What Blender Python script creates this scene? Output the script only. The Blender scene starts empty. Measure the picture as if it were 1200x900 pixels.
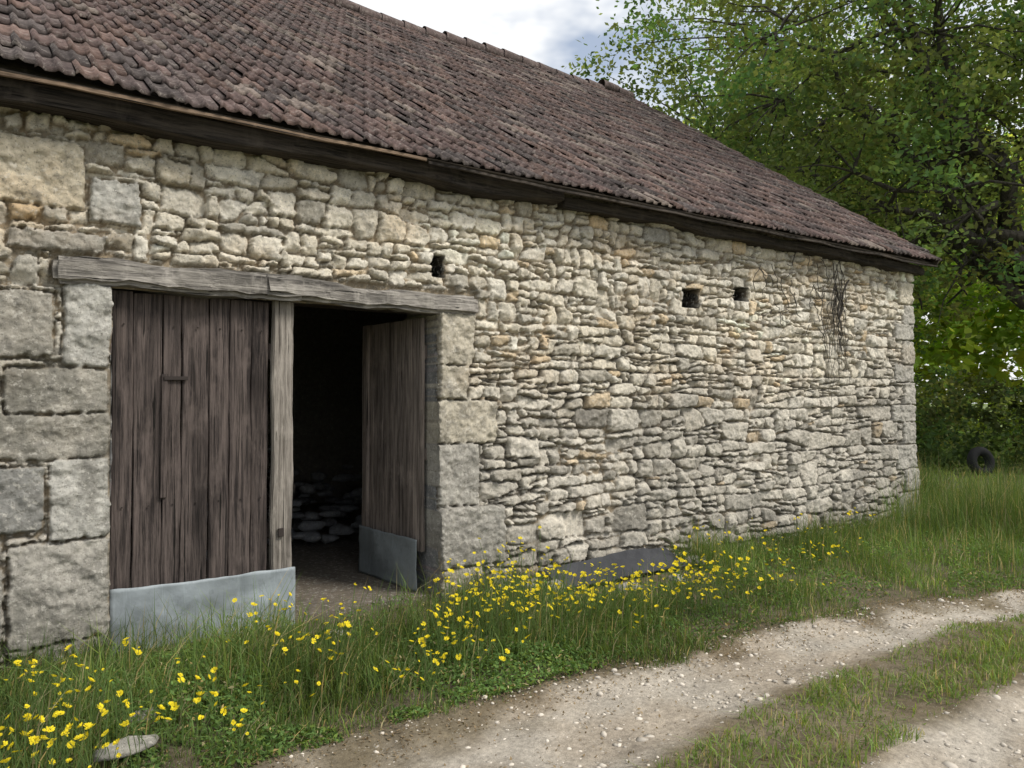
import bpy, bmesh, math, random
import numpy as np
from mathutils import Vector, Matrix
rng=np.random.default_rng(7); random.seed(7)
sc=bpy.context.scene
sc.view_settings.view_transform='Standard'
try: sc.view_settings.look='None'
except: pass
sc.view_settings.exposure=0

# ---------------------------------------------------------------- noise
_T=np.random.default_rng(99).random((8,256,256))
def vn(x,y,scale,seed=0):
    x=np.asarray(x,dtype=float)*scale+seed*17.31; y=np.asarray(y,dtype=float)*scale+seed*5.77
    xi=np.floor(x).astype(int); yi=np.floor(y).astype(int)
    fx=x-xi; fy=y-yi
    fx=fx*fx*(3-2*fx); fy=fy*fy*(3-2*fy)
    T=_T[seed%8]
    a=T[xi&255,yi&255]; b=T[(xi+1)&255,yi&255]; c=T[xi&255,(yi+1)&255]; d=T[(xi+1)&255,(yi+1)&255]
    return (a*(1-fx)+b*fx)*(1-fy)+(c*(1-fx)+d*fx)*fy-0.5
def fbm(x,y,scale,seed=0,o=4,g=.5):
    r=0;a=1
    for i in range(o):
        r=r+a*vn(x,y,scale,seed+i); a*=g; scale*=2.03
    return r
def sst(x,a,b):
    t=np.clip((x-a)/(b-a),0,1); return t*t*(3-2*t)

# ---------------------------------------------------------------- mesh helpers
def mk(name,verts,quads=None,tris=None,mats=(),cols=None,smooth=False,qm=None,tm=None,parent=None):
    me=bpy.data.meshes.new(name)
    verts=np.asarray(verts,dtype=np.float32).reshape(-1,3)
    me.vertices.add(len(verts)); me.vertices.foreach_set('co',verts.ravel())
    q=np.zeros((0,4),int) if quads is None or len(quads)==0 else np.asarray(quads,int)
    t=np.zeros((0,3),int) if tris is None or len(tris)==0 else np.asarray(tris,int)
    loops=np.concatenate([q.ravel(),t.ravel()]).astype(np.int32)
    me.loops.add(len(loops)); me.loops.foreach_set('vertex_index',loops)
    n=len(q)+len(t); me.polygons.add(n)
    ls=np.concatenate([np.arange(len(q))*4,len(q)*4+np.arange(len(t))*3]).astype(np.int32)
    me.polygons.foreach_set('loop_start',ls)
    mi=np.concatenate([np.zeros(len(q)) if qm is None else qm,np.zeros(len(t)) if tm is None else tm]).astype(np.int32)
    me.polygons.foreach_set('material_index',mi)
    me.update(calc_edges=True); me.validate()
    for m in mats: me.materials.append(m)
    if smooth: me.polygons.foreach_set('use_smooth',np.ones(len(me.polygons),bool))
    if cols is not None:
        c=np.ones((len(verts),4),np.float32); c[:,:3]=cols
        at=me.color_attributes.new('Col','FLOAT_COLOR','POINT'); at.data.foreach_set('color',c.ravel())
    ob=bpy.data.objects.new(name,me); sc.collection.objects.link(ob)
    if parent: ob.parent=parent
    return ob
def gridq(nx,ny):
    i=np.arange(nx-1)[:,None]; j=np.arange(ny-1)[None,:]
    a=(i*ny+j); return np.stack([a,a+ny,a+ny+1,a+1],-1).reshape(-1,4)
def empty(name):
    e=bpy.data.objects.new(name,None); sc.collection.objects.link(e); return e
def rough_box(name,lo,hi,mat,parent=None,cut=0.1,amp=.006,seed=0,bev=.006,rot=None,col=None,taper=0):
    bm=bmesh.new(); bmesh.ops.create_cube(bm,size=1)
    lo=Vector(lo);hi=Vector(hi);s=hi-lo;c=(lo+hi)/2
    for v in bm.verts: v.co=Vector((v.co.x*s.x,v.co.y*s.y,v.co.z*s.z))
    if bev>0: bmesh.ops.bevel(bm,geom=bm.edges[:],offset=bev,segments=2,affect='EDGES')
    for ax in range(3):
        n=int(s[ax]/cut)
        for k in range(1,n):
            p=Vector((0,0,0)); p[ax]=-s[ax]/2+s[ax]*k/n
            no=Vector((0,0,0)); no[ax]=1
            bmesh.ops.bisect_plane(bm,geom=bm.verts[:]+bm.edges[:]+bm.faces[:],plane_co=p,plane_no=no)
    from mathutils import noise
    off=Vector((seed*3.7,seed*1.3,seed*9.1))
    for v in bm.verts:
        p=v.co+c
        d=noise.noise_vector(p*2.0+off)*amp*1.6+noise.noise_vector(p*9+off)*amp*.6
        v.co=v.co+d
    if rot is not None:
        for v in bm.verts: v.co=rot@v.co
    for v in bm.verts: v.co+=c
    me=bpy.data.meshes.new(name); bm.to_mesh(me); bm.free()
    me.materials.append(mat)
    ob=bpy.data.objects.new(name,me); sc.collection.objects.link(ob)
    if parent: ob.parent=parent
    return ob
class Tubes:
    def __init__(s,sides=6): s.v=[];s.q=[];s.n=0;s.k=sides
    def add(s,pts,rad):
        pts=np.asarray(pts,float); k=s.k
        t=np.gradient(pts,axis=0); t/=np.linalg.norm(t,axis=1,keepdims=True)+1e-9
        up=np.array([.31,.17,.93]); 
        a=np.cross(t,up); a/=np.linalg.norm(a,axis=1,keepdims=True)+1e-6; b=np.cross(t,a)
        th=np.arange(k)/k*2*np.pi
        ring=pts[:,None,:]+np.asarray(rad)[:,None,None]*(np.cos(th)[None,:,None]*a[:,None,:]+np.sin(th)[None,:,None]*b[:,None,:])
        m=len(pts); base=s.n
        i=np.arange(m-1)[:,None]; j=np.arange(k)[None,:]
        q=np.stack([base+i*k+j,base+i*k+(j+1)%k,base+(i+1)*k+(j+1)%k,base+(i+1)*k+j],-1).reshape(-1,4)
        s.v.append(ring.reshape(-1,3)); s.q.append(q); s.n+=m*k
    def out(s): return np.concatenate(s.v),np.concatenate(s.q)

# ---------------------------------------------------------------- materials
def newmat(name,rough=.9):
    m=bpy.data.materials.new(name); m.use_nodes=True; nt=m.node_tree
    b=nt.nodes['Principled BSDF']; b.inputs['Roughness'].default_value=rough
    b.inputs['Specular IOR Level'].default_value=.2
    return m,nt,b
def N(nt,t,**k):
    n=nt.nodes.new(t)
    for a,v in k.items(): setattr(n,a,v)
    return n
def noise(nt,scale,detail=6,vec=None,rough=.6):
    n=N(nt,'ShaderNodeTexNoise'); n.inputs['Scale'].default_value=scale; n.inputs['Detail'].default_value=detail
    n.inputs['Roughness'].default_value=rough
    if vec: nt.links.new(vec,n.inputs['Vector'])
    return n.outputs['Fac']
def ramp(nt,fac,stops):
    r=N(nt,'ShaderNodeValToRGB'); nt.links.new(fac,r.inputs['Fac'])
    el=r.color_ramp.elements
    while len(el)<len(stops): el.new(.5)
    for e,(p,c) in zip(el,stops):
        e.position=p; e.color=(c,c,c,1) if not hasattr(c,'__len__') else (*c,1)
    return r.outputs['Color']
def mix(nt,a,b,fac,mode='MIX'):
    m=N(nt,'ShaderNodeMix',data_type='RGBA',blend_type=mode)
    for s,v in ((m.inputs[6],a),(m.inputs[7],b),(m.inputs[0],fac)):
        if isinstance(v,bpy.types.NodeSocket): nt.links.new(v,s)
        elif isinstance(v,(int,float)): s.default_value=v
        else: s.default_value=(*v,1)
    return m.outputs[2]
def bump(nt,b,h,st,dist=.01):
    n=N(nt,'ShaderNodeBump'); n.inputs['Strength'].default_value=st; n.inputs['Distance'].default_value=dist
    nt.links.new(h,n.inputs['Height']); nt.links.new(n.outputs[0],b.inputs['Normal'])
def coord(nt,scale=(1,1,1)):
    tc=N(nt,'ShaderNodeTexCoord'); mp=N(nt,'ShaderNodeMapping'); mp.inputs['Scale'].default_value=scale
    nt.links.new(tc.outputs['Object'],mp.inputs['Vector']); return mp.outputs[0]
def attr(nt):
    a=N(nt,'ShaderNodeAttribute'); a.attribute_name='Col'; return a.outputs['Color']

def stone_mat(name,use_attr=True,base=(.4,.37,.31)):
    m,nt,b=newmat(name,.95); v=coord(nt)
    c=attr(nt) if use_attr else None
    if c is None:
        c=mix(nt,base,tuple(x*.7 for x in base),noise(nt,3,3,v))
    n1=ramp(nt,noise(nt,16,4,v,.7),[(.3,.72),(.7,1.2)])
    c=mix(nt,c,n1,1,'MULTIPLY')
    l1=ramp(nt,noise(nt,6.5,6,v,.82),[(.53,0.),(.62,.5)])
    c=mix(nt,c,(.21,.20,.18),l1)
    l2=ramp(nt,noise(nt,27,3,v,.7),[(.56,0.),(.66,.5)])
    c=mix(nt,c,(.66,.63,.56),l2)
    l3=ramp(nt,noise(nt,60,2,v,.75),[(.58,0.),(.68,.6)])
    c=mix(nt,c,(.13,.12,.10),l3)
    nt.links.new(c,b.inputs['Base Color'])
    bump(nt,b,noise(nt,42,5,v,.8),.9,.02)
    return m
M_wall=stone_mat('rubble_stone')
M_stone=stone_mat('plain_stone',False)

def wood_mat(name,dark,light,vert=True,stain=.5,rough=.85):
    m,nt,b=newmat(name,rough)
    v=coord(nt,(26,26,1.1) if vert else (1.1,26,26))
    v2=coord(nt,(6,6,.7) if vert else (.7,6,6))
    g=noise(nt,1.6,6,v,.75)
    c=mix(nt,dark,light,ramp(nt,g,[(.38,0.),(.62,1.)]))
    c=mix(nt,c,tuple(x*.3 for x in dark),ramp(nt,noise(nt,1.1,4,v2,.6),[(.48,0.),(.68,stain)]))
    vc=coord(nt,(60,60,.8) if vert else (.8,60,60))
    c=mix(nt,c,(.008,.007,.006),ramp(nt,noise(nt,1.0,2,vc,.5),[(.64,0.),(.68,.95)]))
    c=mix(nt,c,tuple(min(1,x*1.3) for x in light),ramp(nt,noise(nt,2.3,4,coord(nt,(3,3,1.2)),.7),[(.53,0.),(.72,.55)]))
    nt.links.new(c,b.inputs['Base Color'])
    bump(nt,b,g,1.0,.015)
    return m
M_plank=wood_mat('weathered_plank',(.026,.021,.020),(.135,.108,.097),stain=.8)
M_post=wood_mat('grey_batten',(.12,.105,.09),(.36,.325,.285))
M_lintel=wood_mat('grey_lintel_wood',(.12,.11,.10),(.42,.39,.35),False,.8)
M_beam=wood_mat('dark_beam_wood',(.02,.017,.015),(.085,.07,.058),False)
M_fascia=wood_mat('tan_board_wood',(.12,.085,.06),(.30,.215,.15),False,.5)
M_leafdoor=wood_mat('inner_plank',(.10,.082,.072),(.34,.285,.245),stain=.5)

def metal_mat(name,base):
    m,nt,b=newmat(name,.55); v=coord(nt)
    c=mix(nt,base,tuple(x*.72 for x in base),ramp(nt,noise(nt,2.2,4,v,.6),[(.4,0.),(.65,1.)]))
    c=mix(nt,c,tuple(x*.45 for x in base),ramp(nt,noise(nt,7,6,v,.75),[(.54,0.),(.72,.75)]))
    c=mix(nt,c,tuple(x*1.25 for x in base),ramp(nt,noise(nt,30,3,coord(nt,(1,1,.12)),.6),[(.56,0.),(.75,.5)]))
    nt.links.new(c,b.inputs['Base Color']); b.inputs['Metallic'].default_value=.1
    bump(nt,b,noise(nt,5,4,v),.35,.03); return m
M_zinc=metal_mat('galvanised_sheet',(.29,.325,.345))
M_zinc2=metal_mat('galvanised_sheet_dull',(.25,.28,.29))
M_darkmet=metal_mat('dark_sheet_metal',(.055,.057,.064))
mi,nti,bi=newmat('rusty_iron',.7); bi.inputs['Base Color'].default_value=(.035,.028,.025,1); M_iron=mi

def tile_mat():
    m,nt,b=newmat('clay_tile',.9); v=coord(nt)
    c=mix(nt,attr(nt),ramp(nt,noise(nt,24,3,v,.7),[(.3,.55),(.7,1.35)]),1,'MULTIPLY')
    c=mix(nt,c,(.36,.32,.29),ramp(nt,noise(nt,13,6,v,.88),[(.53,0.),(.65,.65)]))
    c=mix(nt,c,(.03,.027,.026),ramp(nt,noise(nt,2.6,5,v,.8),[(.49,0.),(.66,.55)]))
    nt.links.new(c,b.inputs['Base Color']); bump(nt,b,noise(nt,60,2,v,.7),.5,.008); return m
M_tile=tile_mat()

def leaf_mat(name,trans=.45,gain=1.6):
    m=bpy.data.materials.new(name); m.use_nodes=True; nt=m.node_tree; nt.nodes.remove(nt.nodes['Principled BSDF'])
    b=N(nt,'ShaderNodeBsdfDiffuse'); c=attr(nt); nt.links.new(c,b.inputs['Color'])
    t=N(nt,'ShaderNodeBsdfTranslucent'); 
    c2=mix(nt,c,(gain*1.1,gain*1.15,gain*.5),1,'MULTIPLY'); nt.links.new(c2,t.inputs['Color'])
    ms=N(nt,'ShaderNodeMixShader'); ms.inputs[0].default_value=trans
    nt.links.new(b.outputs[0],ms.inputs[1]); nt.links.new(t.outputs[0],ms.inputs[2])
    nt.links.new(ms.outputs[0],nt.nodes['Material Output'].inputs['Surface']); return m
M_leaf=leaf_mat('tree_leaf',.45,1.7); M_grass=leaf_mat('grass_blade',.3,1.4)
M_petal=leaf_mat('yellow_petal',.3,1.1)
mb,ntb,bb=newmat('bark',.95); vb=coord(ntb,(6,6,1.5))
ntb.links.new(mix(ntb,(.03,.026,.022),(.10,.09,.078),ramp(ntb,noise(ntb,3,4,vb,.7),[(.35,0.),(.65,1.)])),bb.inputs['Base Color'])
M_bark=mb

def earth_mat(name):
    m,nt,b=newmat(name,.97); v=coord(nt)
    c=mix(nt,attr(nt),ramp(nt,noise(nt,30,5,v,.78),[(.3,.6),(.7,1.3)]),1,'MULTIPLY')
    c=mix(nt,c,ramp(nt,noise(nt,2.2,4,v,.65),[(.3,.70),(.7,1.15)]),1,'MULTIPLY')
    vo=N(nt,'ShaderNodeTexVoronoi'); vo.inputs['Scale'].default_value=55; nt.links.new(v,vo.inputs['Vector'])
    sp=ramp(nt,vo.outputs['Distance'],[(.1,.5),(.3,0.)])
    c=mix(nt,c,(.52,.49,.43),mix(nt,sp,ramp(nt,noise(nt,9,3,v),[(.48,0.),(.6,1.)]),1,'MULTIPLY'))
    nt.links.new(c,b.inputs['Base Color'])
    bump(nt,b,noise(nt,45,5,v,.8),.8,.02); return m
M_earth=earth_mat('earth'); M_track=earth_mat('dusty_track')

# ---------------------------------------------------------------- BARN
barn=empty('stone_barn')
XL,XR=-4.0,10.80; OX0,OX1,OZ=.765,3.175,2.335
ST=.010
xs=np.arange(XL,XR+ST,ST); zs=np.arange(-.15,3.62,ST)
X,Z=np.meshgrid(xs,zs,indexing='ij')
wx=X+.035*fbm(X,Z,2.6,1,3)+.016*fbm(X,Z,13,2,3)
wz=Z+.034*fbm(X,Z*.8,1.2,4,2)+.014*fbm(X,Z,12,5,3)
sx_=X+.028*fbm(X,Z,3.1,3,5); sz_=Z+.028*fbm(X,Z,3.1,6,5)
rock=fbm(X,Z,9,1,5,.55); rock2=fbm(X,Z,26,3,4,.6)
ridg=np.abs(fbm(X,Z*1.6,6,5,4))
pre=[(.49,.765,1.80,2.345,'w'),(.19,.765,1.52,1.80,'l'),(.08,.765,1.25,1.52,'l'),(.43,.765,.73,1.25,'w'),(.22,.765,.12,.73,'g'),(.36,.765,-.2,.12,'g'),
 (-.3,.44,1.86,2.27,'l'),(-.5,.15,1.53,1.80,'l'),(-.6,.04,1.22,1.49,'d'),(-.25,.41,.80,1.21,'d'),(-.45,.20,.10,.62,'g'),
 (-.25,.60,2.80,3.21,'t'),(.62,.93,2.74,3.02,'w'),(1.03,1.22,3.06,3.22,'t'),(.2,.72,2.53,2.66,'g'),(-.3,.12,2.36,2.72,'g'),
 (3.175,3.52,1.90,2.345,'c'),(3.175,3.47,1.61,1.90,'c'),(3.175,3.76,1.24,1.61,'c'),(3.175,3.58,.72,1.24,'g'),(3.175,3.83,.22,.72,'g'),(3.175,3.6,-.2,.22,'c'),
 (10.45,10.84,2.93,3.25,'c'),(10.55,10.84,2.66,2.93,'g'),(10.32,10.84,2.43,2.66,'g'),(10.5,10.84,2.1,2.43,'g'),(10.3,10.84,1.86,2.1,'g'),(10.52,10.84,1.55,1.86,'g'),(10.25,10.84,1.3,1.55,'g'),(10.5,10.84,1.0,1.3,'g'),(10.3,10.84,.66,1.0,'g'),(10.45,10.84,.36,.66,'g'),(10.25,10.84,-.2,.36,'g'),
 (5.55,5.95,3.2,3.36,'g')]
holes=[(3.18,2.71,.05,.08),(6.26,2.70,.11,.085),(7.09,2.80,.10,.07)]
Dp=np.full(X.shape,9.)
def outd(x,z,x0,x1,z0,z1):
    dx=np.maximum(x0-x,x-x1); dz=np.maximum(z0-z,z-z1)
    return np.where((dx>0)&(dz>0),np.hypot(np.maximum(dx,0),np.maximum(dz,0)),np.maximum(dx,dz))
for (a,b_,c,d,k) in pre: Dp=np.minimum(Dp,outd(sx_,sz_,a,b_,c,d))
Dp=np.minimum(Dp,outd(X,Z,.42,3.56,2.335,2.52))
Dp=np.minimum(Dp,outd(X,Z,OX0,OX1,-1,OZ))
for (hx,hz,a,b_) in holes: Dp=np.minimum(Dp,outd(sx_,sz_,hx-a,hx+a,hz-b_,hz+b_))
def clip(poly,p,n):
    out=[]
    for i in range(len(poly)):
        a=poly[i]; b=poly[(i+1)%len(poly)]
        da=(a[0]-p[0])*n[0]+(a[1]-p[1])*n[1]; db=(b[0]-p[0])*n[0]+(b[1]-p[1])*n[1]
        if da>=0: out.append(a)
        if da*db<0:
            t=da/(da-db); out.append((a[0]+(b[0]-a[0])*t,a[1]+(b[1]-a[1])*t))
    return out
stones=[]
R=random.Random(21)
def size_at(x,z):
    if x<2.2 and z>2.3: return .34,.22
    if x<1.2: return .36,.19
    if z>2.3 and x<5.5: return .28,.19
    if x>6.0 and z<1.7: return .42,.20
    if z<1.6: return .36,.185
    return .29,.16
def split(poly,dep=0):
    px=[p[0] for p in poly]; pz=[p[1] for p in poly]
    w=max(px)-min(px); h=max(pz)-min(pz); cx=sum(px)/len(px); cz=sum(pz)/len(pz)
    W,H=size_at(cx,cz); W*=R.uniform(.5,1.7); H*=R.choice([R.uniform(.4,.75),R.uniform(.8,1.3),R.uniform(1.1,1.8)])
    if h>H and h>.065 and (h/H>w/W or R.random()<.2):
        t=R.uniform(.25,.75); a=R.gauss(0,.10); p=(cx,min(pz)+h*t); n=(math.sin(a),math.cos(a))
    elif w>W and w>.1:
        t=R.uniform(.28,.72); a=R.gauss(0,.22); p=(min(px)+w*t,cz); n=(math.cos(a),math.sin(a))
    elif h>H and h>.08:
        t=R.uniform(.3,.7); a=R.gauss(0,.10); p=(cx,min(pz)+h*t); n=(math.sin(a),math.cos(a))
    else:
        stones.append(poly); return
    for s in (1,-1):
        q=clip(poly,p,(n[0]*s,n[1]*s))
        if len(q)>=3: split(q,dep+1)
z=-.3
while z<3.8:
    h=R.uniform(.3,.55); x=XL-.2-R.random()*.5
    while x<XR+.3:
        w=R.uniform(.5,1.3)
        split([(x,z),(x+w,z),(x+w,z+h),(x,z+h)]); x+=w
    z+=h
best=np.full(X.shape,-1.); Hh=np.full(X.shape,-.045); C=np.zeros(X.shape+(3,)); 
nx,nz=X.shape
def lerp(a,b,t): return np.array(a)*(1-t)+np.array(b)*t
def stone_col(cx,cz,k=None):
    if k=='w': return np.array((.50,.485,.44))
    if k=='l': return np.array((.37,.345,.295))
    if k=='g': return np.array((.45,.425,.375))*R.uniform(.88,1.08)
    if k=='d': return np.array((.28,.275,.255))
    if k=='t': return np.array((.58,.515,.395))
    if k=='c': return np.array((.58,.525,.42))
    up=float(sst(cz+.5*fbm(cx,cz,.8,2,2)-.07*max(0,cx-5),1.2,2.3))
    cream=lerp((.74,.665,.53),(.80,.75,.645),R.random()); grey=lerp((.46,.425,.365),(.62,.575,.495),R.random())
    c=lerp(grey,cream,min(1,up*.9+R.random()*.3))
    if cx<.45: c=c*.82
    r=R.random()
    if r<.05: c=c*np.array((.95,.83,.68))
    elif r<.17: c=c*R.uniform(.62,.8)
    return c*R.uniform(.85,1.08)
def raster(poly,PX,PZ,col,k,bulge,out,tx,tz,mar,usepre,rc,rag,fac=None):
    px=[p[0] for p in poly]; pz=[p[1] for p in poly]
    i0=max(0,int((min(px)-mar-XL)/ST)); i1=min(nx,int((max(px)+mar-XL)/ST)+1)
    j0=max(0,int((min(pz)-mar+.15)/ST)); j1=min(nz,int((max(pz)+mar+.15)/ST)+1)
    if i1<=i0 or j1<=j0: return
    S=(slice(i0,i1),slice(j0,j1)); x=PX[S]; z_=PZ[S]
    acc=0; n=len(poly)
    for a in range(n):
        p=poly[a]; q=poly[(a+1)%n]; ex=q[0]-p[0]; ez=q[1]-p[1]; L=math.hypot(ex,ez)
        if L<1e-4: continue
        d=(-(x-p[0])*ez+(z_-p[1])*ex)/L
        acc=acc+np.exp(np.clip(-k*d,-60,60))
    d=-np.log(acc)/k
    if usepre: d=np.minimum(d,Dp[S]-.001)
    d=d+rag*rock2[S]
    cx=sum(px)/n; cz=sum(pz)/n
    m=d>best[S]
    prof=sst(d,rc[0],rc[1])
    dome=1-np.exp(-np.maximum(d,0)/.02)
    ax=X[S]-cx; az=Z[S]-cz
    pl=tx*ax+tz*az
    if fac: 
        for (fx,fz,fo) in fac: pl=np.minimum(pl,fx*ax+fz*az+fo)
    rk=.016 if usepre else .026
    h=-.05+(.05+out)*prof+bulge*dome+pl*prof+ (rk*rock[S]+.014*rock2[S]-.010*ridg[S])*prof
    best[S]=np.where(m,d,best[S]); Hh[S]=np.where(m,h,Hh[S])
    for c in range(3):
        C[S+(c,)]=np.where(m,col[c],C[S+(c,)])
for po in stones:
    q=po; xx=[p[0] for p in po]; zz=[p[1] for p in po]; cx=sum(xx)/len(xx); cz=sum(zz)/len(zz); h=max(zz)-min(zz); w=max(xx)-min(xx)
    for _ in range(R.choice([0,1,2,3,3])):
        p=R.choice(po); vx=cx-p[0]; vz=cz-p[1]; L=math.hypot(vx/w,vz/h)+1e-6
        n=(vx/w/w,vz/h/h); l=math.hypot(*n)+1e-6; n=(n[0]/l,n[1]/l); t=R.uniform(.08,.3)
        qq=clip(q,(p[0]+vx*t,p[1]+vz*t),n)
        if len(qq)>=3:q=qq
    fac=[(R.gauss(0,.2),R.gauss(0,.26),R.uniform(.004,.022)) for _ in range(R.choice([1,2,3]))]
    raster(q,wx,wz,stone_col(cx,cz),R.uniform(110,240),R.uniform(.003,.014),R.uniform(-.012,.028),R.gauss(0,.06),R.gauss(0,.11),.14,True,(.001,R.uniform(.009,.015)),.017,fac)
for (a,b_,c,d,k) in pre:
    raster([(a,c),(b_,c),(b_,d),(a,d)],sx_,sz_,stone_col(a,c,k),130,.006,R.uniform(.01,.03),R.gauss(0,.02),R.gauss(0,.03),.06,False,(-.002,.010),.014)
jm=1-sst(best,.0,.008)
mortar=np.clip(sst(Z+.5*fbm(X,Z,.9,3,3)-.05*np.maximum(0,X-4),1.7,2.5)*.75+sst(fbm(X,Z,1.6,6,3),.05,.4)*.8+(1-sst(X,.7,1.0))*.6,0,1)
Hh=np.maximum(Hh,(-.055+.022*mortar+.02*rock))
mc=(np.array((.11,.095,.075))[None,None]*(1-mortar[...,None])+np.array((.34,.275,.19))[None,None]*mortar[...,None])
C=C*(1-jm[...,None])+mc*jm[...,None]
wv=1+.28*fbm(X,Z,.8,7,4)
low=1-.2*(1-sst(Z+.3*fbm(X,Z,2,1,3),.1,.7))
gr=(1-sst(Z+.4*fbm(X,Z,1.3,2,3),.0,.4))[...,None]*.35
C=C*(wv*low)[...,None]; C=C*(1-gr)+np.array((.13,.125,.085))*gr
lc_=(sst(fbm(X,Z,3.5,4,6,.65),.02,.3)*(1-sst(X,.8,1.1))*(1-sst(Z,2.2,2.8))*.55)[...,None]; C=C*(1-lc_)+np.array((.17,.165,.14))*lc_
lc_=(sst(fbm(X,Z,2.2,1,6,.7),.08,.4)*(1-sst(Z,1.2,2.4))*.4)[...,None]; C=C*(1-lc_)+np.array((.22,.21,.185))*lc_
ogr=(sst(fbm(X,Z,2.3,5,4),.1,.4)*.28*sst(Z,1.2,2.2))[...,None]
C=C*(1-ogr)+C*np.array((1.05,.86,.66))*ogr
for (hx,hz,a,b_) in holes:
    od=outd(sx_,sz_,hx-a,hx+a,hz-b_,hz+b_)
    k=1-sst(od,-.004,.008); Hh=Hh*(1-k)-.35*k; kk=(1-sst(od,.006,.02))[...,None]; C=C*(1-kk)+.01*kk  # recess pushed in; its shade painted near-black into the colour, rim included
V=np.stack([X,-Hh,Z],-1)
V[...,1]-=.05*(1-sst(Z,0,1.2))
V[...,0]+=np.clip((X-9.5)/1.3,0,1)*.08*(1-Z/3.6)
xc=(xs[:-1]+xs[1:])/2; zc=(zs[:-1]+zs[1:])/2
keep=~((xc[:,None]>OX0)&(xc[:,None]<OX1)&(zc[None,:]<OZ))
q=gridq(nx,nz)[keep.ravel()]
verts=[V.reshape(-1,3)]; cols=[np.clip(C,0,.82).reshape(-1,3)]; quads=[q]; nv=nx*nz
def reveal(col,flip,y1=.6):
    global nv
    jt=int(np.searchsorted(zs,OZ))+1 if col not in(0,nx-1) else nz
    base=V[col,:jt].copy(); cc=C[col,:jt]
    ys=[0,.03,.08,.15,.25,.4,y1]
    for i,yy in enumerate(ys):
        p=base.copy(); 
        if i>0: p[:,1]=yy+.0; p[:,0]+=(.02*fbm(p[:,2],p[:,2]*0+yy*3,6,2,4))
        verts.append(p); cols.append(np.clip(np.maximum(cc,.25),0,.8))
    m=len(ys); i=np.arange(m-1)[:,None]; j=np.arange(jt-1)[None,:]
    a=nv+i*jt+j; qq=np.stack([a,a+jt,a+jt+1,a+1],-1).reshape(-1,4)
    if flip: qq=qq[:,::-1]
    quads.append(qq); nv+=m*jt
c0=int(np.searchsorted(xc,OX0)); c1=int(np.searchsorted(xc,OX1))
reveal(c0,False); reveal(c1,True); reveal(nx-1,False); reveal(0,True)
mk('front_wall',np.concatenate(verts),np.concatenate(quads),mats=[M_wall],cols=np.concatenate(cols),smooth=True,parent=barn)
def box(name,lo,hi,mat,parent=barn):
    return rough_box(name,lo,hi,mat,parent,cut=50,amp=0,bev=0)
box('inner_wall_left',(XL+.02,.5,-.1),(OX0-.03,.6,3.5),M_stone); box('inner_wall_right',(OX1+.03,.5,-.1),(XR-.05,.6,3.5),M_stone)
box('inner_lintel_wall',(OX0-.03,.501,2.45),(OX1+.03,.601,3.5),M_stone)
box('lintel_core',(OX0-.1,.19,2.36),(OX1+.1,.499,2.6),M_beam)
EY,EZ,RY,RZ=-.33,3.53,5.76,7.80
def gable(name,x0,x1):
    pr=[(.0,-.1),(11.5,-.1),(11.5,3.62),(RY,7.62),(.0,3.62)]
    v=[(x,y+.61 if i in(0,4) else y,z_) for x in (x0,x1) for i,(y,z_) in enumerate(pr)]
    bm=bmesh.new(); vs=[bm.verts.new(p) for p in v]
    bm.faces.new(vs[:5][::-1]); bm.faces.new(vs[5:])
    for i in range(5): bm.faces.new([vs[i],vs[(i+1)%5],vs[5+(i+1)%5],vs[5+i]])
    bmesh.ops.recalc_face_normals(bm,faces=bm.faces)
    me=bpy.data.meshes.new(name); bm.to_mesh(me); bm.free(); me.materials.append(M_stone)
    o=bpy.data.objects.new(name,me); sc.collection.objects.link(o); o.parent=barn
gable('gable_wall',XR-.5,XR+.02); gable('gable_wall_far',XL,XL+.5)
box('back_wall',(XL+.5,11.0,-.1),(XR-.5,11.49,3.6),M_stone)
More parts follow.
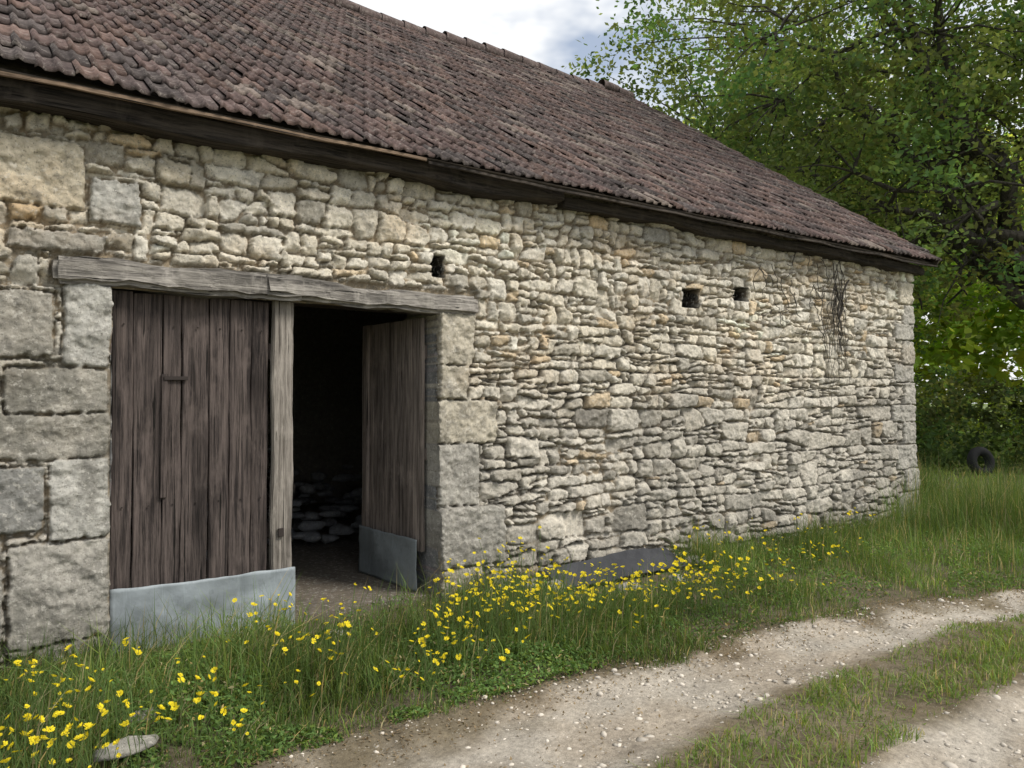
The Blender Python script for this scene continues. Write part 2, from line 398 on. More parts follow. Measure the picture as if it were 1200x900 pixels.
# ---- roof tiles (interlocking, two low ribs per tile)
L=math.hypot(RY-EY,RZ-EZ); dy,dz=(RY-EY)/L,(RZ-EZ)/L; ny_,nz_=-dz,dy
def roof_tiles(name,side=1,x0=-4.2,x1=11.0,tw=.205,rows=27,seed=1):
    r=np.random.default_rng(seed); pitch=L/rows; nt_=int((x1-x0)/tw); K=13
    u=np.linspace(0,1,K); ph=(u*2)%1; ph[-1]=0
    prof=np.where(ph<.42,.024*np.sin(np.pi*np.clip(ph/.42,0,1)),-.004); prof[0]=.002; 
    prof=prof*np.where(u<.5,1.15,.85)
    I,Rw=np.meshgrid(np.arange(nt_),np.arange(rows),indexing='ij'); I=I.ravel();Rw=Rw.ravel(); n=len(I)
    stag=(Rw%2)*.5*tw
    lift=.030+r.normal(0,.004,n); s0=Rw*pitch+r.normal(0,.006,n); xj=r.normal(0,.003,n)+stag; tw2=r.normal(0,.010,n)
    miss=r.random(n)<.01; lift=lift+miss*.012; s0=s0-miss*.03
    P=np.zeros((n,3,K,3))
    for k,(ss,ll) in enumerate([(s0,lift-.024),(s0,lift),(Rw*pitch+pitch+.03,lift*0+.003)]):
        xx=x0+(I[:,None]+u[None,:]*1.0)*tw+xj[:,None]
        S=ss[:,None]+0*xx + (-.014*(prof>.005)[None,:] if k<2 else 0)
        h=ll[:,None]+prof[None,:]*(1 if k else .8)+tw2[:,None]*(u[None,:]-.5)
        sag=-.055*np.sin(np.clip((xx+1)/12,0,1)*np.pi)*(1-S/L*.3)+.035*fbm(xx,S,.5,3,3)
        y=EY+S*dy+(h+sag)*ny_; z_=EZ+S*dz+(h+sag)*nz_
        if side<0: y=2*RY-y
        P[:,k,:,0]=xx;P[:,k,:,1]=y;P[:,k,:,2]=z_
    base=(np.arange(n)*3*K)[:,None,None]; a=np.arange(2)[None,:,None]*K; b=np.arange(K-1)[None,None,:]
    A=base+a+b; Q=np.stack([A,A+1,A+K+1,A+K],-1).reshape(-1,4)
    pal=np.array([(.118,.083,.076),(.098,.075,.071),(.138,.094,.081),(.082,.068,.065),(.185,.15,.13)])
    col=pal[r.choice(5,n,p=[.32,.27,.18,.13,.10])]*r.uniform(.75,1.25,(n,1))
    C_=np.repeat(col,3*K,axis=0)
    return mk(name,P.reshape(-1,3),Q,mats=[M_tile],cols=C_,parent=barn)
roof_tiles('roof_tiles'); roof_tiles('roof_tiles_rear',-1,seed=2)
def deck(name,side):
    t0,t1=-.05,-.02; pts=[]
    for x in (-4.15,10.97):
        for s,t in ((.05,t0-.045),(L-.0,t0-.045),(L-.0,t1-.045),(.05,t1-.045)):
            y=EY+s*dy+t*ny_; 
            if side<0:y=2*RY-y
            pts.append((x,y,EZ+s*dz+t*nz_))
    q=[(0,1,2,3),(7,6,5,4),(0,4,5,1),(1,5,6,2),(2,6,7,3),(3,7,4,0)]
    mk(name,pts,q,mats=[M_beam],parent=barn)
deck('roof_deck',1); deck('roof_deck_rear',-1)
rt=Tubes(10); 
for i in range(38):
    a=-4.2+i*.4; zz=RZ+.0+.03*math.sin(i*.7)+random.uniform(-.01,.01); lift=.06 if i in(36,) else 0
    rt.add([(a,RY,zz+lift),(a+.05,RY,zz+.0+lift),(a+.42,RY,zz-.012+lift)],[.12,.115,.10])
v_,q_=rt.out(); mk('ridge_tiles',v_,q_,mats=[M_tile],cols=np.tile((.12,.09,.085),(len(v_),1)),parent=barn)
rough_box('wall_plate_beam',(XL,-.17,3.37),(4.4,.05,3.50),M_beam,barn,cut=.25,amp=.03,seed=3)
rough_box('wall_plate_beam_end',(4.43,-.13,3.38),(10.86,.05,3.48),M_beam,barn,cut=.2,amp=.03,seed=4)
rough_box('eave_board',(-4.1,EY+.03,3.455),(2.9,EY+.05,3.482),M_fascia,barn,cut=.3,amp=.008,seed=5,bev=.003)
rough_box('eave_board_dark',(2.93,EY+.04,3.445),(10.95,EY+.06,3.47),M_beam,barn,cut=.3,amp=.012,seed=6,bev=.003)
pts=[]
for x in (10.95,10.98):
    for s,t in ((.02,-.10),(L,-.10),(L,.0),(.02,.0)):
        pts.append((x,EY+s*dy+t*ny_,EZ+s*dz+t*nz_))
mk('verge_board',pts,[(0,1,2,3),(7,6,5,4),(0,4,5,1),(1,5,6,2),(2,6,7,3),(3,7,4,0)],mats=[M_beam],parent=barn)
rough_box('door_lintel',(.44,-.075,2.345),(2.02,.18,2.515),M_lintel,barn,cut=.08,amp=.03,seed=2,bev=.03)
rough_box('door_lintel_end',(1.7,-.06,2.338),(3.55,.17,2.495),M_lintel,barn,cut=.08,amp=.03,seed=8,bev=.03,rot=Matrix.Rotation(.008,3,'Y'))
edges=[.775,.905,1.085,1.205,1.385,1.52,1.675,1.80]
for i in range(len(edges)-1):
    b0=.30+random.uniform(-.03,.03)
    rough_box('door_plank_%d'%i,(edges[i]+.003,.07+random.uniform(-.008,.008),b0),(edges[i+1]-.003,.105,2.33-random.uniform(.0,.02)),M_plank,barn,cut=.1,amp=.006,seed=20+i,bev=.004)
rough_box('door_post',(1.815,.03,.26),(1.965,.10,2.33),M_post,barn,cut=.1,amp=.011,seed=31,bev=.008)
rough_box('door_ledge_back',(.78,.106,1.9),(1.95,.15,2.02),M_plank,barn,cut=.2,amp=.004,seed=32)
rough_box('door_ledge_back_low',(.78,.106,.6),(1.95,.15,.72),M_plank,barn,cut=.2,amp=.004,seed=33)
rough_box('door_patch_board',(1.075,.052,.95),(1.115,.069,1.78),M_plank,barn,cut=.12,amp=.004,seed=35,bev=.003)
rough_box('latch_plate',(1.09,.045,1.74),(1.24,.062,1.765),M_iron,barn,cut=.1,amp=.003,bev=.002)
rough_box('hasp',(1.86,.012,.62),(1.90,.028,.68),M_iron,barn,cut=.1,amp=.002,bev=.002)
for zz in (.9,2.1):
    for xx in (.84,1.0,1.15,1.30,1.45,1.6,1.74):
        rough_box('nail',(xx,.056,zz),(xx+.010,.066,zz+.010),M_iron,barn,cut=1,amp=0,bev=.002)
def sheet(name,x0,x1,z0,z1,y,mat,par,amp=.012,seed=1):
    nx2,nz2=50,20
    a,b=np.meshgrid(np.linspace(x0,x1,nx2),np.linspace(z0,z1,nz2),indexing='ij')
    bb=b+np.where(b>z1-.02,.018*fbm(a,a*0,4,seed,4),0)
    yy=y+amp*fbm(a,b,3,seed,4)-.004
    P=np.stack([a,yy,bb],-1).reshape(-1,3)
    o=mk(name,P,gridq(nx2,nz2),mats=[mat],smooth=True,parent=par)
    s=o.modifiers.new('s','SOLIDIFY'); s.thickness=.003
    return o
sheet('door_kick_sheet',.775,1.985,-.04,.385,.015,M_zinc,barn,.045,3)
hp=Vector((3.13,.17,0)); fe=Vector((3.06,1.12,0)); dv=(fe-hp); W_=dv.length; ca=math.atan2(dv.y,dv.x)
leaf=empty('door_leaf_open'); leaf.parent=barn; leaf.location=hp; leaf.rotation_euler=(0,0,ca)
k=6
for i in range(k):
    a=W_*i/k
    rough_box('leaf_plank_%d'%i,(a+.003,-.02+random.uniform(-.004,.004),.34),(a+W_/k-.003,.015,2.3),M_leafdoor,leaf,cut=.2,amp=.004,seed=50+i,bev=.004)
rough_box('leaf_ledge_top',(.02,-.06,1.95),(W_-.02,-.022,2.07),M_leafdoor,leaf,cut=.2,amp=.004,seed=60)
rough_box('leaf_ledge_mid',(.02,-.06,1.1),(W_-.02,-.022,1.2),M_leafdoor,leaf,cut=.2,amp=.004,seed=61)
rough_box('leaf_edge',(W_-.09,.017,.34),(W_,.05,2.3),M_leafdoor,leaf,cut=.2,amp=.004,seed=62)
sheet('leaf_kick_sheet',.0,W_+.03,.02,.45,.065,M_zinc2,leaf,.03,5)
sheet('leaf_kick_sheet_inner',.0,W_+.03,.02,.45,-.065,M_zinc2,leaf,.02,6)
# ---- interior
M_dustfloor=stone_mat('earth_floor',False,(.20,.17,.135)); M_dim=stone_mat('dusty_stone',False,(.42,.43,.45))
box('interior_floor',(XL+.5,.05,-.1),(XR-.5,11.,.012),M_dustfloor)
box('interior_partition',(-.6,6.0,0),(8,6.2,6.4),M_stone)
def rock_mesh(name,items,mat,cols=None,parent=None,smooth=False,sub=1,seed=0):
    bm=bmesh.new(); bmesh.ops.create_icosphere(bm,subdivisions=sub,radius=1)
    bv=np.array([v.co for v in bm.verts]); bf=np.array([[v.index for v in f.verts] for f in bm.faces]); bm.free()
    r=np.random.default_rng(seed); n=len(items); items=np.asarray(items)
    P=bv[None]*(1+r.normal(0,.13,(n,len(bv),1)))*items[:,None,3:6]
    c=np.cos(items[:,6])[:,None]; s=np.sin(items[:,6])[:,None]
    x=P[...,0]*c-P[...,1]*s; y=P[...,0]*s+P[...,1]*c
    P=np.stack([x,y,P[...,2]],-1)+items[:,None,:3]
    F=(bf[None]+(np.arange(n)*len(bv))[:,None,None]).reshape(-1,3)
    cc=None if cols is None else np.repeat(cols,len(bv),axis=0)
    return mk(name,P.reshape(-1,3),None,F,mats=[mat],cols=cc,smooth=smooth,parent=parent)
it=[]
for i in range(170):
    x=random.uniform(1.6,4.4); y=random.uniform(2.6,5.0); hmax=max(.05,1.15-abs(y-4.2)*.6-abs(x-3.1)*.3)
    it.append((x,y,random.uniform(.0,hmax),random.uniform(.06,.17),random.uniform(.06,.12),random.uniform(.03,.07),random.uniform(0,6)))
rock_mesh('stone_rubble_pile',it,M_dim,sub=2)
for i in range(6):
    rough_box('stacked_timber',(2.0+.16*i,2.6,.03+.12*i),(2.12+.16*i,5.2,.11+.12*i),M_leafdoor,barn,cut=.4,amp=.01,seed=70+i)

# ---------------------------------------------------------------- GROUND
def e1(x):
    return -1.98-np.where(x>4,.075*(x-4)+.035*np.clip(x-4,0,4)**2,0)-np.where(x>8,.2*(x-8),0)-np.where(x<2.,.03*(2-x),0)
def e2(x): return np.minimum(-2.9-.17*np.clip(3.6-x,0,9),e1(x)-.66)
def e3(x): return e2(x)-.62
def e4(x): return e3(x)-1.25
def wob(x,s): return .16*fbm(x,x*0+s,1.8,s,5,.6)
def gz(x,y):
    b=.035*fbm(x,y,.6,2,3)+.012*fbm(x,y,4,4,3)
    r1=sst(y,e2(x),e2(x)+.3)*(1-sst(y,e1(x)-.3,e1(x))); r2=sst(y,e4(x),e4(x)+.3)*(1-sst(y,e3(x)-.3,e3(x)))
    return (b-.045*(r1+r2))*sst(-y,-.0,.6)-.03
def axis(lo,a,b,hi,st):
    f=np.arange(a,b,st); g=[]; d=st; p=a
    while p>lo: d*=1.35; p-=d; g.append(p)
    h=[];d=st;p=f[-1]
    while p<hi: d*=1.35; p+=d; h.append(p)
    return np.array(g[::-1]+list(f)+h)
gx=axis(-400,-4,16,500,.07); gy=axis(-300,-7,.5,500,.07)
GX,GY=np.meshgrid(gx,gy,indexing='ij')
near=sst(-np.hypot(GX-5,GY+3),-40,-20)
GZ=gz(GX,GY)*near
far=np.clip(1-np.exp(-np.maximum(0,np.hypot(GX-5,GY+3)-9)/4),0,1)
gc=np.array((.125,.104,.068))*(1-far[...,None])+np.array((.14,.18,.06))*far[...,None]
gc=gc*(1+.35*fbm(GX,GY,.35,3,3))[...,None]
mk('ground',np.stack([GX,GY,GZ],-1),gridq(len(gx),len(gy)),mats=[M_earth],cols=np.clip(gc,0,1).reshape(-1,3),smooth=True)
tx=np.concatenate([np.arange(-6,10,.045),np.arange(10,60,.3)]); tv=np.linspace(0,1,76)
TX,TV=np.meshgrid(tx,tv,indexing='ij')
top=e1(TX)+wob(TX,3); bot=e4(TX)+wob(TX,5); TY=bot+(top-bot)*TV
dr=fbm(TX,TY,6,3,4)*.016
ed=sst(TV,0,.03)*(1-sst(TV,.97,1))
TZ=gz(TX,TY)+.008*ed+np.maximum(-.004,dr)*ed+.004*ed
r1=sst(TY+wob(TX,2),e2(TX)-.05,e2(TX)+.15); r2=1-sst(TY+wob(TX,4),e3(TX)-.15,e3(TX)+.05); rut=np.clip(r1+r2,0,1)*sst(TV,.0,.06)*(1-sst(TV+.14*fbm(TX,TY,3,2,4),.86,1.0))
tc=np.array((.20,.165,.11))*(1-rut[...,None])+np.array((.50,.45,.38))*rut[...,None]
cen=sst(np.abs(fbm(TX*.6,TY,1.4,5,4)),.0,.35)[...,None]
tc=tc*(1-.5*cen)+tc*np.array((.66,.58,.49))*.5*cen
mk('dirt_track',np.stack([TX,TY,TZ],-1),gridq(len(tx),76),mats=[M_track],cols=np.clip(tc,0,1).reshape(-1,3),smooth=True)
n=9000; r=np.random.default_rng(3)
px=r.uniform(.6,10,n); lane=r.random(n)<.5
py=np.where(lane,e2(px)+(e1(px)-e2(px))*r.beta(1.3,1.3,n)*1.02,e4(px)+(e3(px)-e4(px))*r.random(n))
sz=.003+.0048*r.exponential(1,n)*np.where(lane,.85,1.1); sz=np.clip(sz,.003,.028)
items=np.stack([px,py,gz(px,py)+.010+sz*.05,sz*r.uniform(.8,1.5,n),sz*r.uniform(.7,1.2,n),sz*r.uniform(.35,.7,n),r.uniform(0,6.3,n)],-1)
gcol=np.array((.54,.49,.42))*r.uniform(.6,1.2,(n,1))
M_grav,ng,bg_=newmat('gravel_stone',.95); ng.links.new(attr(ng),bg_.inputs['Base Color'])
rock_mesh('gravel',items,M_grav,np.clip(gcol,0,1),sub=1,seed=2)

# ---------------------------------------------------------------- GRASS
def blades(name,x,y,h,w,col,lean=.35,parent=None,mat=M_grass,zoff=0,seed=0):
    r=np.random.default_rng(seed); n=len(x); z0=gz(x,y)+zoff
    a=r.uniform(0,2*np.pi,n); la=r.uniform(0,2*np.pi,n); ln=np.abs(r.normal(0,lean,n))*h
    wxx=np.cos(a)*w/2; wyy=np.sin(a)*w/2
    P=np.zeros((n,5,3))
    for k,(t,ww) in enumerate([(0,.8),(.5,1.)]):
        cx=x+np.cos(la)*ln*t**2; cy=y+np.sin(la)*ln*t**2; cz=z0+h*(t-.1*t*t*np.minimum(1,ln/h))
        P[:,2*k,:]=np.stack([cx-wxx*ww,cy-wyy*ww,cz],-1); P[:,2*k+1,:]=np.stack([cx+wxx*ww,cy+wyy*ww,cz],-1)
    P[:,4,:]=np.stack([x+np.cos(la)*ln*1.05,y+np.sin(la)*ln*1.05,z0+h*(1-.3*np.minimum(1,ln/h))],-1)
    b=(np.arange(n)*5)[:,None]
    Q=b+np.array([[0,1,3,2]]); T=b+np.array([[2,3,4]])
    C_=np.repeat(col[:,None,:],5,axis=1)
    return mk(name,P.reshape(-1,3),Q,T,mats=[mat],cols=np.clip(C_,0,1).reshape(-1,3),parent=parent)
def gcolr(n,seed,base=(.115,.175,.055),x=None,y=None,dry=.14):
    r=np.random.default_rng(seed); c=np.array(base)[None]*r.uniform(.6,1.4,(n,1))
    dr_=r.random(n)<dry; c[dr_]=np.array((.34,.30,.17))*r.uniform(.6,1.2,(dr_.sum(),1))
    ye=r.random(n)<.3; c[ye]*=np.array((1.3,1.12,.85))
    if x is not None: c=c*(1+.6*fbm(x,y,1.1,4,3))[:,None]
    return c
def clear(x,y):
    a=(x>OX0-.05)&(x<2.0)&(y>-.6)&(r.random(len(x))<.72)
    b=(x>=2.0)&(x<OX1+.05)&(y>-.8)&(r.random(len(x))<.88)
    c=(x>4.0)&(x<5.7)&(y>-.85)&(r.random(len(x))<.88)
    return a|b|c
r=np.random.default_rng(5)
n=130000; x=r.uniform(-1.5,13,n); 
x=np.where(r.random(n)<.45,r.uniform(-.6,4.5,n),x)
t=r.random(n); top_=np.where(x>11,3.,-.08); yb=e1(x)+wob(x,3)-.10
y=yb+(top_-yb)*t
dens=.40+1.7*fbm(x,y,1.8,1,4)+.45*sst(t,.05,.45)
ok=(r.random(n)<np.clip(dens,0.05,1))&~clear(x,y)
x,y,t=x[ok],y[ok],t[ok]; n=len(x)
h=(.03+.095*sst(t,0,.5)+.04*sst(x,5,10)*sst(t,.1,.5))*r.gamma(2.5,.4,n)*(1+1.6*fbm(x,y,1.8,6,4))
h=np.where((y>-.95)&(x>4.0)&(x<5.75),h*.5,h)
blades('verge_grass',x,y,np.clip(h,.015,.55),r.uniform(.003,.007,n),gcolr(n,1,x=x,y=y),.65,seed=1)
n=20000; cl=[(.2,-1.2),(.6,-.9),(.75,-.35),(1.0,-.4),(2.1,-1.3),(2.9,-1.3),(3.55,-.5),(3.5,-1.2),(4.3,-1.35),(6.2,-.5),(6.8,-.5),(7.5,-.5),(8.3,-.6),(9,-.5),(9.8,-.9),(10.4,-1.1),(11.4,-.5),(12,-1.3),(10.6,-2.0),(12.5,.8),(13.5,-.8),(11.6,-2.4),(10.2,-.5),(11.2,-1.2),(12.3,-.4),(10.9,-1.6)]
ci=r.integers(0,len(cl),n); ca_=np.array(cl)[ci]; x=ca_[:,0]+r.normal(0,.34,n); y=np.minimum(ca_[:,1]+r.normal(0,.22,n),np.where(x>10.9,9,-.08))
ok=(y>e1(x)+.15)&~clear(x,y); x,y=x[ok],y[ok]; n=len(x)
h=np.where(x>9.4,.55,.23)*r.uniform(.4,1.4,n)*(1+.9*fbm(x,y,2,3,3))
blades('tall_grass',x,y,np.maximum(h,.05),r.uniform(.003,.006,n),gcolr(n,2,(.10,.155,.055),x,y),.45,seed=2)
n=34000; x=r.uniform(1.5,12,n); m0=e3(x)+wob(x,4); m1=e2(x)+wob(x,2); y=m0+(m1-m0)*r.uniform(-.08,1.08,n)
ok=r.random(n)<np.clip(.85+1.3*fbm(x,y,2.5,2,4),.05,1); x,y=x[ok],y[ok]; n=len(x)
blades('median_grass',x,y,r.uniform(.02,.09,n)*(1+fbm(x,y,3,1,3)),r.uniform(.003,.008,n),gcolr(n,3,(.165,.235,.075)),.8,seed=3)
n=40000; d=r.uniform(11,42,n); aa=r.uniform(-.12,.75,n); x=d*np.cos(aa)+2; y=-5.5+d*np.sin(aa)
ok=((x>11.3)|(y<e4(x)))&((y>e1(x))|(y<e4(x)-.3)); x,y=x[ok],y[ok]; n=len(x)
blades('meadow_grass',x,y,r.uniform(.05,.24,n),r.uniform(.01,.02,n),gcolr(n,4,(.17,.235,.075)),.6,seed=4)
n=8000; x=r.uniform(2,12,n); y=e4(x)-.1-r.random(n)*1.5
blades('near_verge_grass',x,y,r.uniform(.04,.15,n),r.uniform(.003,.006,n),gcolr(n,6),.5,seed=6)

def kites(P,size,r,up=.0,aspect=.55):
    n=len(P); d=r.normal(0,1,(n,3)); d[:,2]*=.7; d/=np.linalg.norm(d,axis=1,keepdims=True)
    m=r.normal(0,1,(n,3)); m[:,2]+=up; s=np.cross(d,m); s/=np.linalg.norm(s,axis=1,keepdims=True)+1e-6
    size=size[:,None]
    V_=np.stack([P-d*size*.5,P+s*size*.5*aspect,P+d*size*.5,P-s*size*.5*aspect],1)
    return V_.reshape(-1,3),(np.arange(n)*4)[:,None]+np.arange(4)[None]
n=95000; x=np.where(r.random(n)<.6,r.uniform(-.6,3.2,n),r.uniform(3,10,n)); t=r.random(n); yb=e1(x)+.0; y=yb+(-.12-yb)*t
dn=vn(x,y,2.1,5)+vn(x,y,5,2)*.6+.14
ok=(dn>.02)&~clear(x,y)&~((x>4.0)&(x<5.75)&(y>-.8)); x,y,t,dn=x[ok],y[ok],t[ok],dn[ok]; n=len(x)
hh=(.04+.30*np.clip(dn,0,.5))*(.35+.7*sst(t,0,.4))
P=np.stack([x,y,gz(x,y)+hh*r.random(n)**.6],-1)
v_,q_=kites(P,r.uniform(.014,.042,n),r,1.2,.42)
c=gcolr(n,8,(.105,.175,.055),x,y,.08); mk('broadleaf_weeds',v_,q_,mats=[M_grass],cols=np.clip(np.repeat(c,4,axis=0),0,1))
n=6000; x=r.uniform(.5,9,n); y=np.where(r.random(n)<.7,e1(x)+.12-.38*r.random(n)**1.2,e2(x)+(e1(x)-e2(x))*r.random(n))
P=np.stack([x,y,gz(x,y)+.018],-1); v_,q_=kites(P,r.uniform(.008,.026,n),r,5,.5)
mk('leaf_litter',v_,q_,mats=[M_grass],cols=np.repeat(np.array((.22,.165,.105))[None]*r.uniform(.5,1.5,(n,1)),4,axis=0))
# flowers
clu=[(.32,-1.40,.22,.2,38,.40),(.20,-2.0,.14,.22,36,.34),(.72,-1.75,.2,.16,30,.34),(1.40,-1.15,.13,.12,14,.44),(1.72,-1.35,.13,.1,30,.40),
(2.1,-1.75,.2,.14,24,.26),(2.48,-1.62,.2,.14,42,.37),(2.85,-1.35,.2,.15,62,.46),(3.3,-1.45,.3,.15,60,.42),(3.75,-1.5,.25,.16,46,.38),(4.4,-1.5,.3,.15,64,.40),(4.8,-1.6,.25,.12,44,.34),(5.6,-1.5,.4,.2,26,.32),(6.6,-1.2,.7,.3,20,.36),(1.2,-1.8,.4,.1,8,.25),(.0,-1.5,.3,.4,24,.36),(3.4,-.8,.22,.25,40,.44),(3.75,-.5,.15,.2,18,.46),(6.0,-.5,.3,.15,16,.36)]
st=Tubes(4); FV=[];FQ=[];FC=[];nf=0
for (cx,cy,sx2,sy2,n,hz) in clu:
    for i in range(n):
        x=random.gauss(cx,sx2); y=min(random.gauss(cy,sy2),-.15); y=max(y,float(e1(np.array(x)))+.02)
        z0=float(gz(np.array(x),np.array(y))); h=max(.12,hz*random.uniform(.5,1.25)); lx,ly=random.gauss(0,.06),random.gauss(0,.06)
        pts=[(x,y,z0),(x+lx*.3,y+ly*.3,z0+h*.5),(x+lx,y+ly,z0+h)]
        heads=[pts[-1]]
        st.add(pts,[.0018,.0016,.0013])
        for _ in range(random.choice([0,1,1,2])):
            b=(x+lx*.5+random.gauss(0,.035),y+ly*.5+random.gauss(0,.035),z0+h*random.uniform(.8,1.05))
            st.add([pts[1],((pts[1][0]+b[0])/2+.004,(pts[1][1]+b[1])/2,(pts[1][2]+b[2])/2),b],[.0014,.0013,.0011]); heads.append(b)
        for hd in heads:
            if random.random()<.12:continue
            R0=random.choice([random.uniform(.007,.013),random.uniform(.013,.022),random.uniform(.014,.020)]); nn=Vector((random.gauss(0,.6),random.gauss(-.15,.6),1)).normalized()
            a=nn.orthogonal().normalized(); b=nn.cross(a); c0_=Vector(hd); cup=random.uniform(.1,1.0)
            for ring,(rr,kk) in enumerate(((1,11),(.6,8))):
                for j in range(kk):
                    if random.random()<.08: continue
                    th=(j+.5*ring)/kk*6.283+random.uniform(-.15,.15); d=a*math.cos(th)+b*math.sin(th); e=nn.cross(d); w2=R0*rr*.24; R1=R0*random.uniform(.8,1.12)
                    o=c0_+nn*(.002*ring)
                    FV+= [o+d*R0*.1, o+d*R1*rr*.75+e*w2+nn*R0*cup*.5, o+d*R1*rr+nn*R0*cup*.7, o+d*R1*rr*.75-e*w2+nn*R0*cup*.5]
                    FQ.append((nf,nf+1,nf+2,nf+3)); nf+=4
                    g=random.uniform(.8,1.05); FC+=[(.87*g,.72*g,.04)]*4
sv,sq=st.out()
V_=np.concatenate([sv,np.array([tuple(p) for p in FV])]); Q_=np.concatenate([sq,np.array(FQ)+len(sv)])
cc=np.concatenate([np.tile((.12,.18,.06),(len(sv),1)),np.array(FC)])
mk('yellow_wildflowers',V_,Q_,mats=[M_grass,M_petal],cols=cc,qm=np.concatenate([np.zeros(len(sq)),np.ones(len(FQ))]))
rough_box('dark_metal_sheet',(4.15,-.45,.07),(5.7,-.12,.082),M_darkmet,None,cut=.1,amp=.02,seed=9,bev=.002,rot=Matrix.Rotation(.42,3,'X'))
rock_mesh('fallen_stones',[(.62,-1.62,.03,.15,.08,.03,.3),(.75,-1.25,.02,.08,.07,.03,1),(4.05,-.42,.02,.12,.1,.08,.4),(5.9,-.35,.02,.16,.1,.06,.1),(3.9,-.3,.02,.1,.07,.05,2),(2.1,-.5,.0,.1,.08,.03,2),(4.7,-.65,-.02,.12,.1,.05,2),(5.3,-.65,-.02,.1,.08,.05,1)],stone_mat('pale_stone',False,(.45,.43,.38)),sub=2,seed=5)

# dead vine on wall
vt=Tubes(5); R2=random.Random(4)
for i in range(20):
    x=R2.gauss(8.85,.14); z_=R2.uniform(2.8,3.4); L_=R2.uniform(.4,1.6); pts=[];rad=[]; k=14; dx=R2.gauss(0,.014)
    for j in range(k):
        pts.append((x,-.065-.02*R2.random(),z_)); rad.append(.010*(1-j/k*.75)*(1.4 if i<3 else .55)); x+=dx+R2.gauss(0,.022); z_-=L_/k
    vt.add(pts,rad)
for i in range(30):
    x=R2.uniform(7.2,9.4); z_=R2.uniform(2.4,3.35); pts=[];rad=[]; a=R2.uniform(0,6.28)
    for j in range(8):
        pts.append((x,-.06-.02*R2.random(),z_)); rad.append(.0045); x+=math.cos(a)*.05; z_+=math.sin(a)*.05; a+=R2.gauss(0,.5)
    vt.add(pts,rad)
v_,q_=vt.out(); mk('dead_vine',v_,q_,mats=[M_bark])

# ---------------------------------------------------------------- TREES
def tree(name,base,crown_c,crown_r,tr,nclu,nleaf,lsz,col,seed,csig=.5,nl=9,holes=.3,limbs=()):
    r=np.random.default_rng(seed); base=np.array(base,float); cc=np.array(crown_c,float); cr=np.array(crown_r,float)
    T=Tubes(7); samples=[]
    def curve(a,b,k,rise,wobv):
        t=np.linspace(0,1,k)[:,None]; p=a+(b-a)*t; p[:,2]+=rise*np.sin(np.pi*t[:,0]); 
        w=r.normal(0,wobv,(k,3)); w[0]=0; w[-1]=0; return p+w
    fork=base+(cc-base)*np.array([.35,.35,0]); fork[2]=base[2]+(cc[2]-cr[2]-base[2])*.9+.6
    p=curve(base,fork,8,0,.05); T.add(p,np.linspace(tr*1.25,tr*.8,8)); 
    ends=[]
    for i in range(nl):
        th=i/nl*6.283+r.uniform(-.3,.3); el=r.uniform(-.35,.95)
        ends.append(cc+cr*.72*np.array([math.cos(th)*math.cos(el),math.sin(th)*math.cos(el),math.sin(el)]))
    ends+= [np.array(l,float) for l in limbs]
    for i,e in enumerate(ends):
        s=p[-1] if i%2 else p[-2]
        q=curve(s,e,10,.25*r.random()*cr[2]*.5,.2); rad=np.linspace(tr*.5,tr*.09,10); T.add(q,rad); samples+=list(q[2:])
        for _ in range(4):
            k=r.integers(3,9); e2_=q[k]+r.normal(0,1,3)*cr*.3; e2_[2]+=.3
            qq=curve(q[k],e2_,7,.2,.12); T.add(qq,np.linspace(rad[k]*.6,.018,7)); samples+=list(qq[2:])
    samples=np.array(samples)
    pts=r.normal(0,1,(nclu*3,3)); pts/=np.linalg.norm(pts,axis=1,keepdims=True)
    rad=r.random(nclu*3)**.42*(1+.32*vn(pts[:,0]*2+seed,pts[:,1]*2+pts[:,2]*2,1.3,3)*2)
    ce=cc+pts*rad[:,None]*cr
    keep=(vn(ce[:,0]+ce[:,2]*.7,ce[:,1]-ce[:,2]*.6,.62,seed%8)+.5)>holes
    ce=ce[keep][:nclu]
    for c in ce:
        d=np.linalg.norm(samples-c,axis=1); s=samples[np.argmin(d)]
        if d.min()<3.5: T.add(curve(s,c,4,.1,.05),np.linspace(.026,.008,4))
    nC=len(ce); cnt=(nleaf*r.uniform(.5,1.5,nC)).astype(int); idx=np.repeat(np.arange(nC),cnt)
    sg=csig*r.uniform(.6,1.3,nC)
    P=ce[idx]+r.normal(0,1,(len(idx),3))*sg[idx][:,None]*np.array([1,1,.6])
    sub=r.normal(0,1,(nC,6,3))*sg[:,None,None]*np.array([1,1,.7]); si=r.integers(0,6,len(idx))
    P2=ce[idx]+sub[idx,si]+r.normal(0,.16,(len(idx),3))*np.array([1,1,.5])*csig/.5
    P=np.where(r.random(len(idx))[:,None]<.72,P2,P); P[:,2]=np.maximum(P[:,2],.05)
    lvv,lq=kites(P,lsz*r.uniform(.6,1.35,len(idx)),r,1.0,.6)
    cb=np.array(col)[None]*r.uniform(.6,1.4,(nC,1)); cb[:,0]*=r.uniform(.8,1.35,nC)
    lc=cb[idx]*r.uniform(.75,1.3,(len(idx),1))
    tv_,tq=T.out()
    V_=np.concatenate([tv_,lvv]); Q_=np.concatenate([tq,lq+len(tv_)])
    C_=np.concatenate([np.full((len(tv_),3),.05),np.repeat(lc,4,axis=0)])
    return mk(name,V_,Q_,mats=[M_bark,M_leaf],cols=np.clip(C_,0,1),qm=np.concatenate([np.zeros(len(tq)),np.ones(len(lq))]))
tree('oak_tree',(20.6,.9,0),(18.0,3.4,9.4),(6.7,6.7,5.5),.40,520,175,.135,(.125,.175,.075),3,.62,9,holes=.38,limbs=[(14.5,3.0,6.2),(14.6,4.6,9.5),(15.5,1.2,5.2),(14.8,2.5,11.5)])
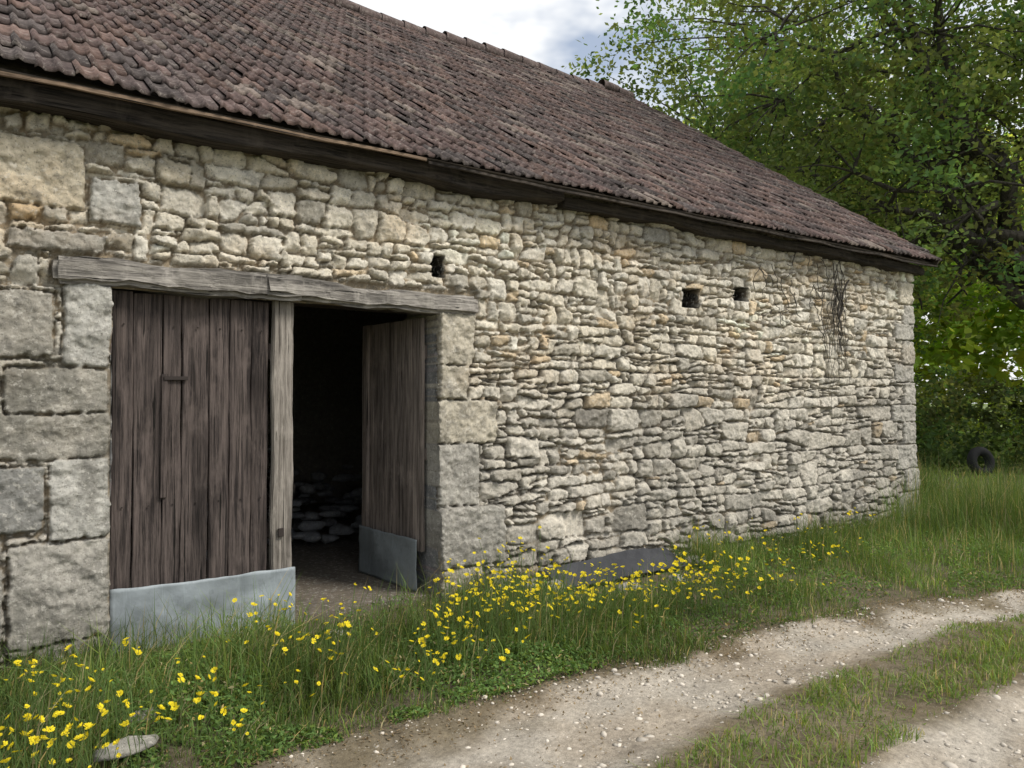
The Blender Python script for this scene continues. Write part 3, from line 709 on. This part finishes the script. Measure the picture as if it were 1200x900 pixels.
tree('oak_tree',(26,10,0),(25,10.5,9),(6.5,6.5,6.3),.4,260,110,.20,(.15,.21,.08),5,.8,8,holes=.36)
tree('ash_tree',(31,1.5,0),(31,1.5,7),(6,6,5),.35,180,80,.25,(.27,.35,.10),6,.8,7,holes=.3)
def mass(name,cs,nl,lsz,col,seed,sig):
    r=np.random.default_rng(seed); cs=np.asarray(cs); n=len(cs); idx=np.repeat(np.arange(n),nl)
    sub=r.normal(0,1,(n,7,3))*np.array([1,1,.7])*sig; si=r.integers(0,7,len(idx))
    P=cs[idx]+sub[idx,si]+r.normal(0,.28*sig,(len(idx),3)); P[:,2]=np.abs(P[:,2])+.03
    v_,q_=kites(P,lsz*r.uniform(.6,1.3,len(idx)),r,.8,.65)
    cb=np.array(col)[None]*r.uniform(.6,1.45,(n,1)); cb[:,0]*=r.uniform(.85,1.4,n)
    return mk(name,v_,q_,mats=[M_leaf],cols=np.clip(np.repeat(cb[idx],4,axis=0),0,1))
r=np.random.default_rng(21)
n=620; th=r.uniform(-.1,.8,n); d=r.uniform(38,46,n); hz=13.5*(1+.35*vn(th*9,th*0,1,2)); cs=np.stack([d*np.cos(th),-5.5+d*np.sin(th),r.random(n)**.85*hz],-1)
mass('distant_trees',cs,75,.6,(.34,.43,.12),22,1.3)
n=130; cs=np.stack([r.uniform(18.8,24,n),r.uniform(-1,8,n),r.random(n)**1.3*2.0],-1)
mass('dark_bushes',cs,150,.14,(.075,.11,.05),23,.42)
bpy.ops.mesh.primitive_torus_add(major_radius=.24,minor_radius=.10,major_segments=36,minor_segments=14,location=(18.25,2.3,.26),rotation=(math.radians(80),0,math.radians(-20)))
ty=bpy.context.object; ty.name='old_tyre'
mt,ntt,bt=newmat('black_rubber',.8); bt.inputs['Base Color'].default_value=(.02,.02,.022,1); ty.data.materials.append(mt)
for p in ty.data.polygons:p.use_smooth=True

# ---------------------------------------------------------------- LIGHT / SKY
S=Vector((.42,-.58,.78)).normalized()
w=bpy.data.worlds.new('World'); sc.world=w; w.use_nodes=True; nt=w.node_tree; bg=nt.nodes['Background']; bg.inputs['Strength'].default_value=.15
sky=nt.nodes.new('ShaderNodeTexSky'); sky.sky_type='NISHITA'; sky.sun_disc=False; sky.sun_elevation=math.asin(S.z); sky.sun_rotation=math.atan2(S.x,S.y)
tcn=nt.nodes.new('ShaderNodeTexCoord'); mp=nt.nodes.new('ShaderNodeMapping'); mp.inputs['Scale'].default_value=(1,1,2.2); mp.inputs['Location'].default_value=(.35,.1,.2)
nt.links.new(tcn.outputs['Generated'],mp.inputs['Vector'])
f=noise(nt,2.6,5,mp.outputs[0],.62); fr=ramp(nt,f,[(.38,.3),(.52,1.)])
f2=ramp(nt,f,[(.4,(6.5,6.7,6.9)),(.62,(7.3,7.3,7.3)),(.75,(6.4,6.5,6.7))])
nt.links.new(mix(nt,sky.outputs[0],f2,fr),bg.inputs['Color'])
sl=bpy.data.lights.new('sun','SUN'); sl.energy=3.6; sl.angle=math.radians(16); sl.color=(1,.95,.87)
so=bpy.data.objects.new('sun',sl); sc.collection.objects.link(so); so.rotation_euler=S.to_track_quat('Z','Y').to_euler()
# ---------------------------------------------------------------- CAMERA
cam=bpy.data.cameras.new('camera'); cam.lens=27; cam.sensor_width=36; cam.clip_end=2000; cam.clip_start=.05
co=bpy.data.objects.new('camera',cam); sc.collection.objects.link(co); co.location=(0,-5.5,1.6)
co.rotation_euler=(math.radians(91.27),0,math.radians(-35.5)); sc.camera=co
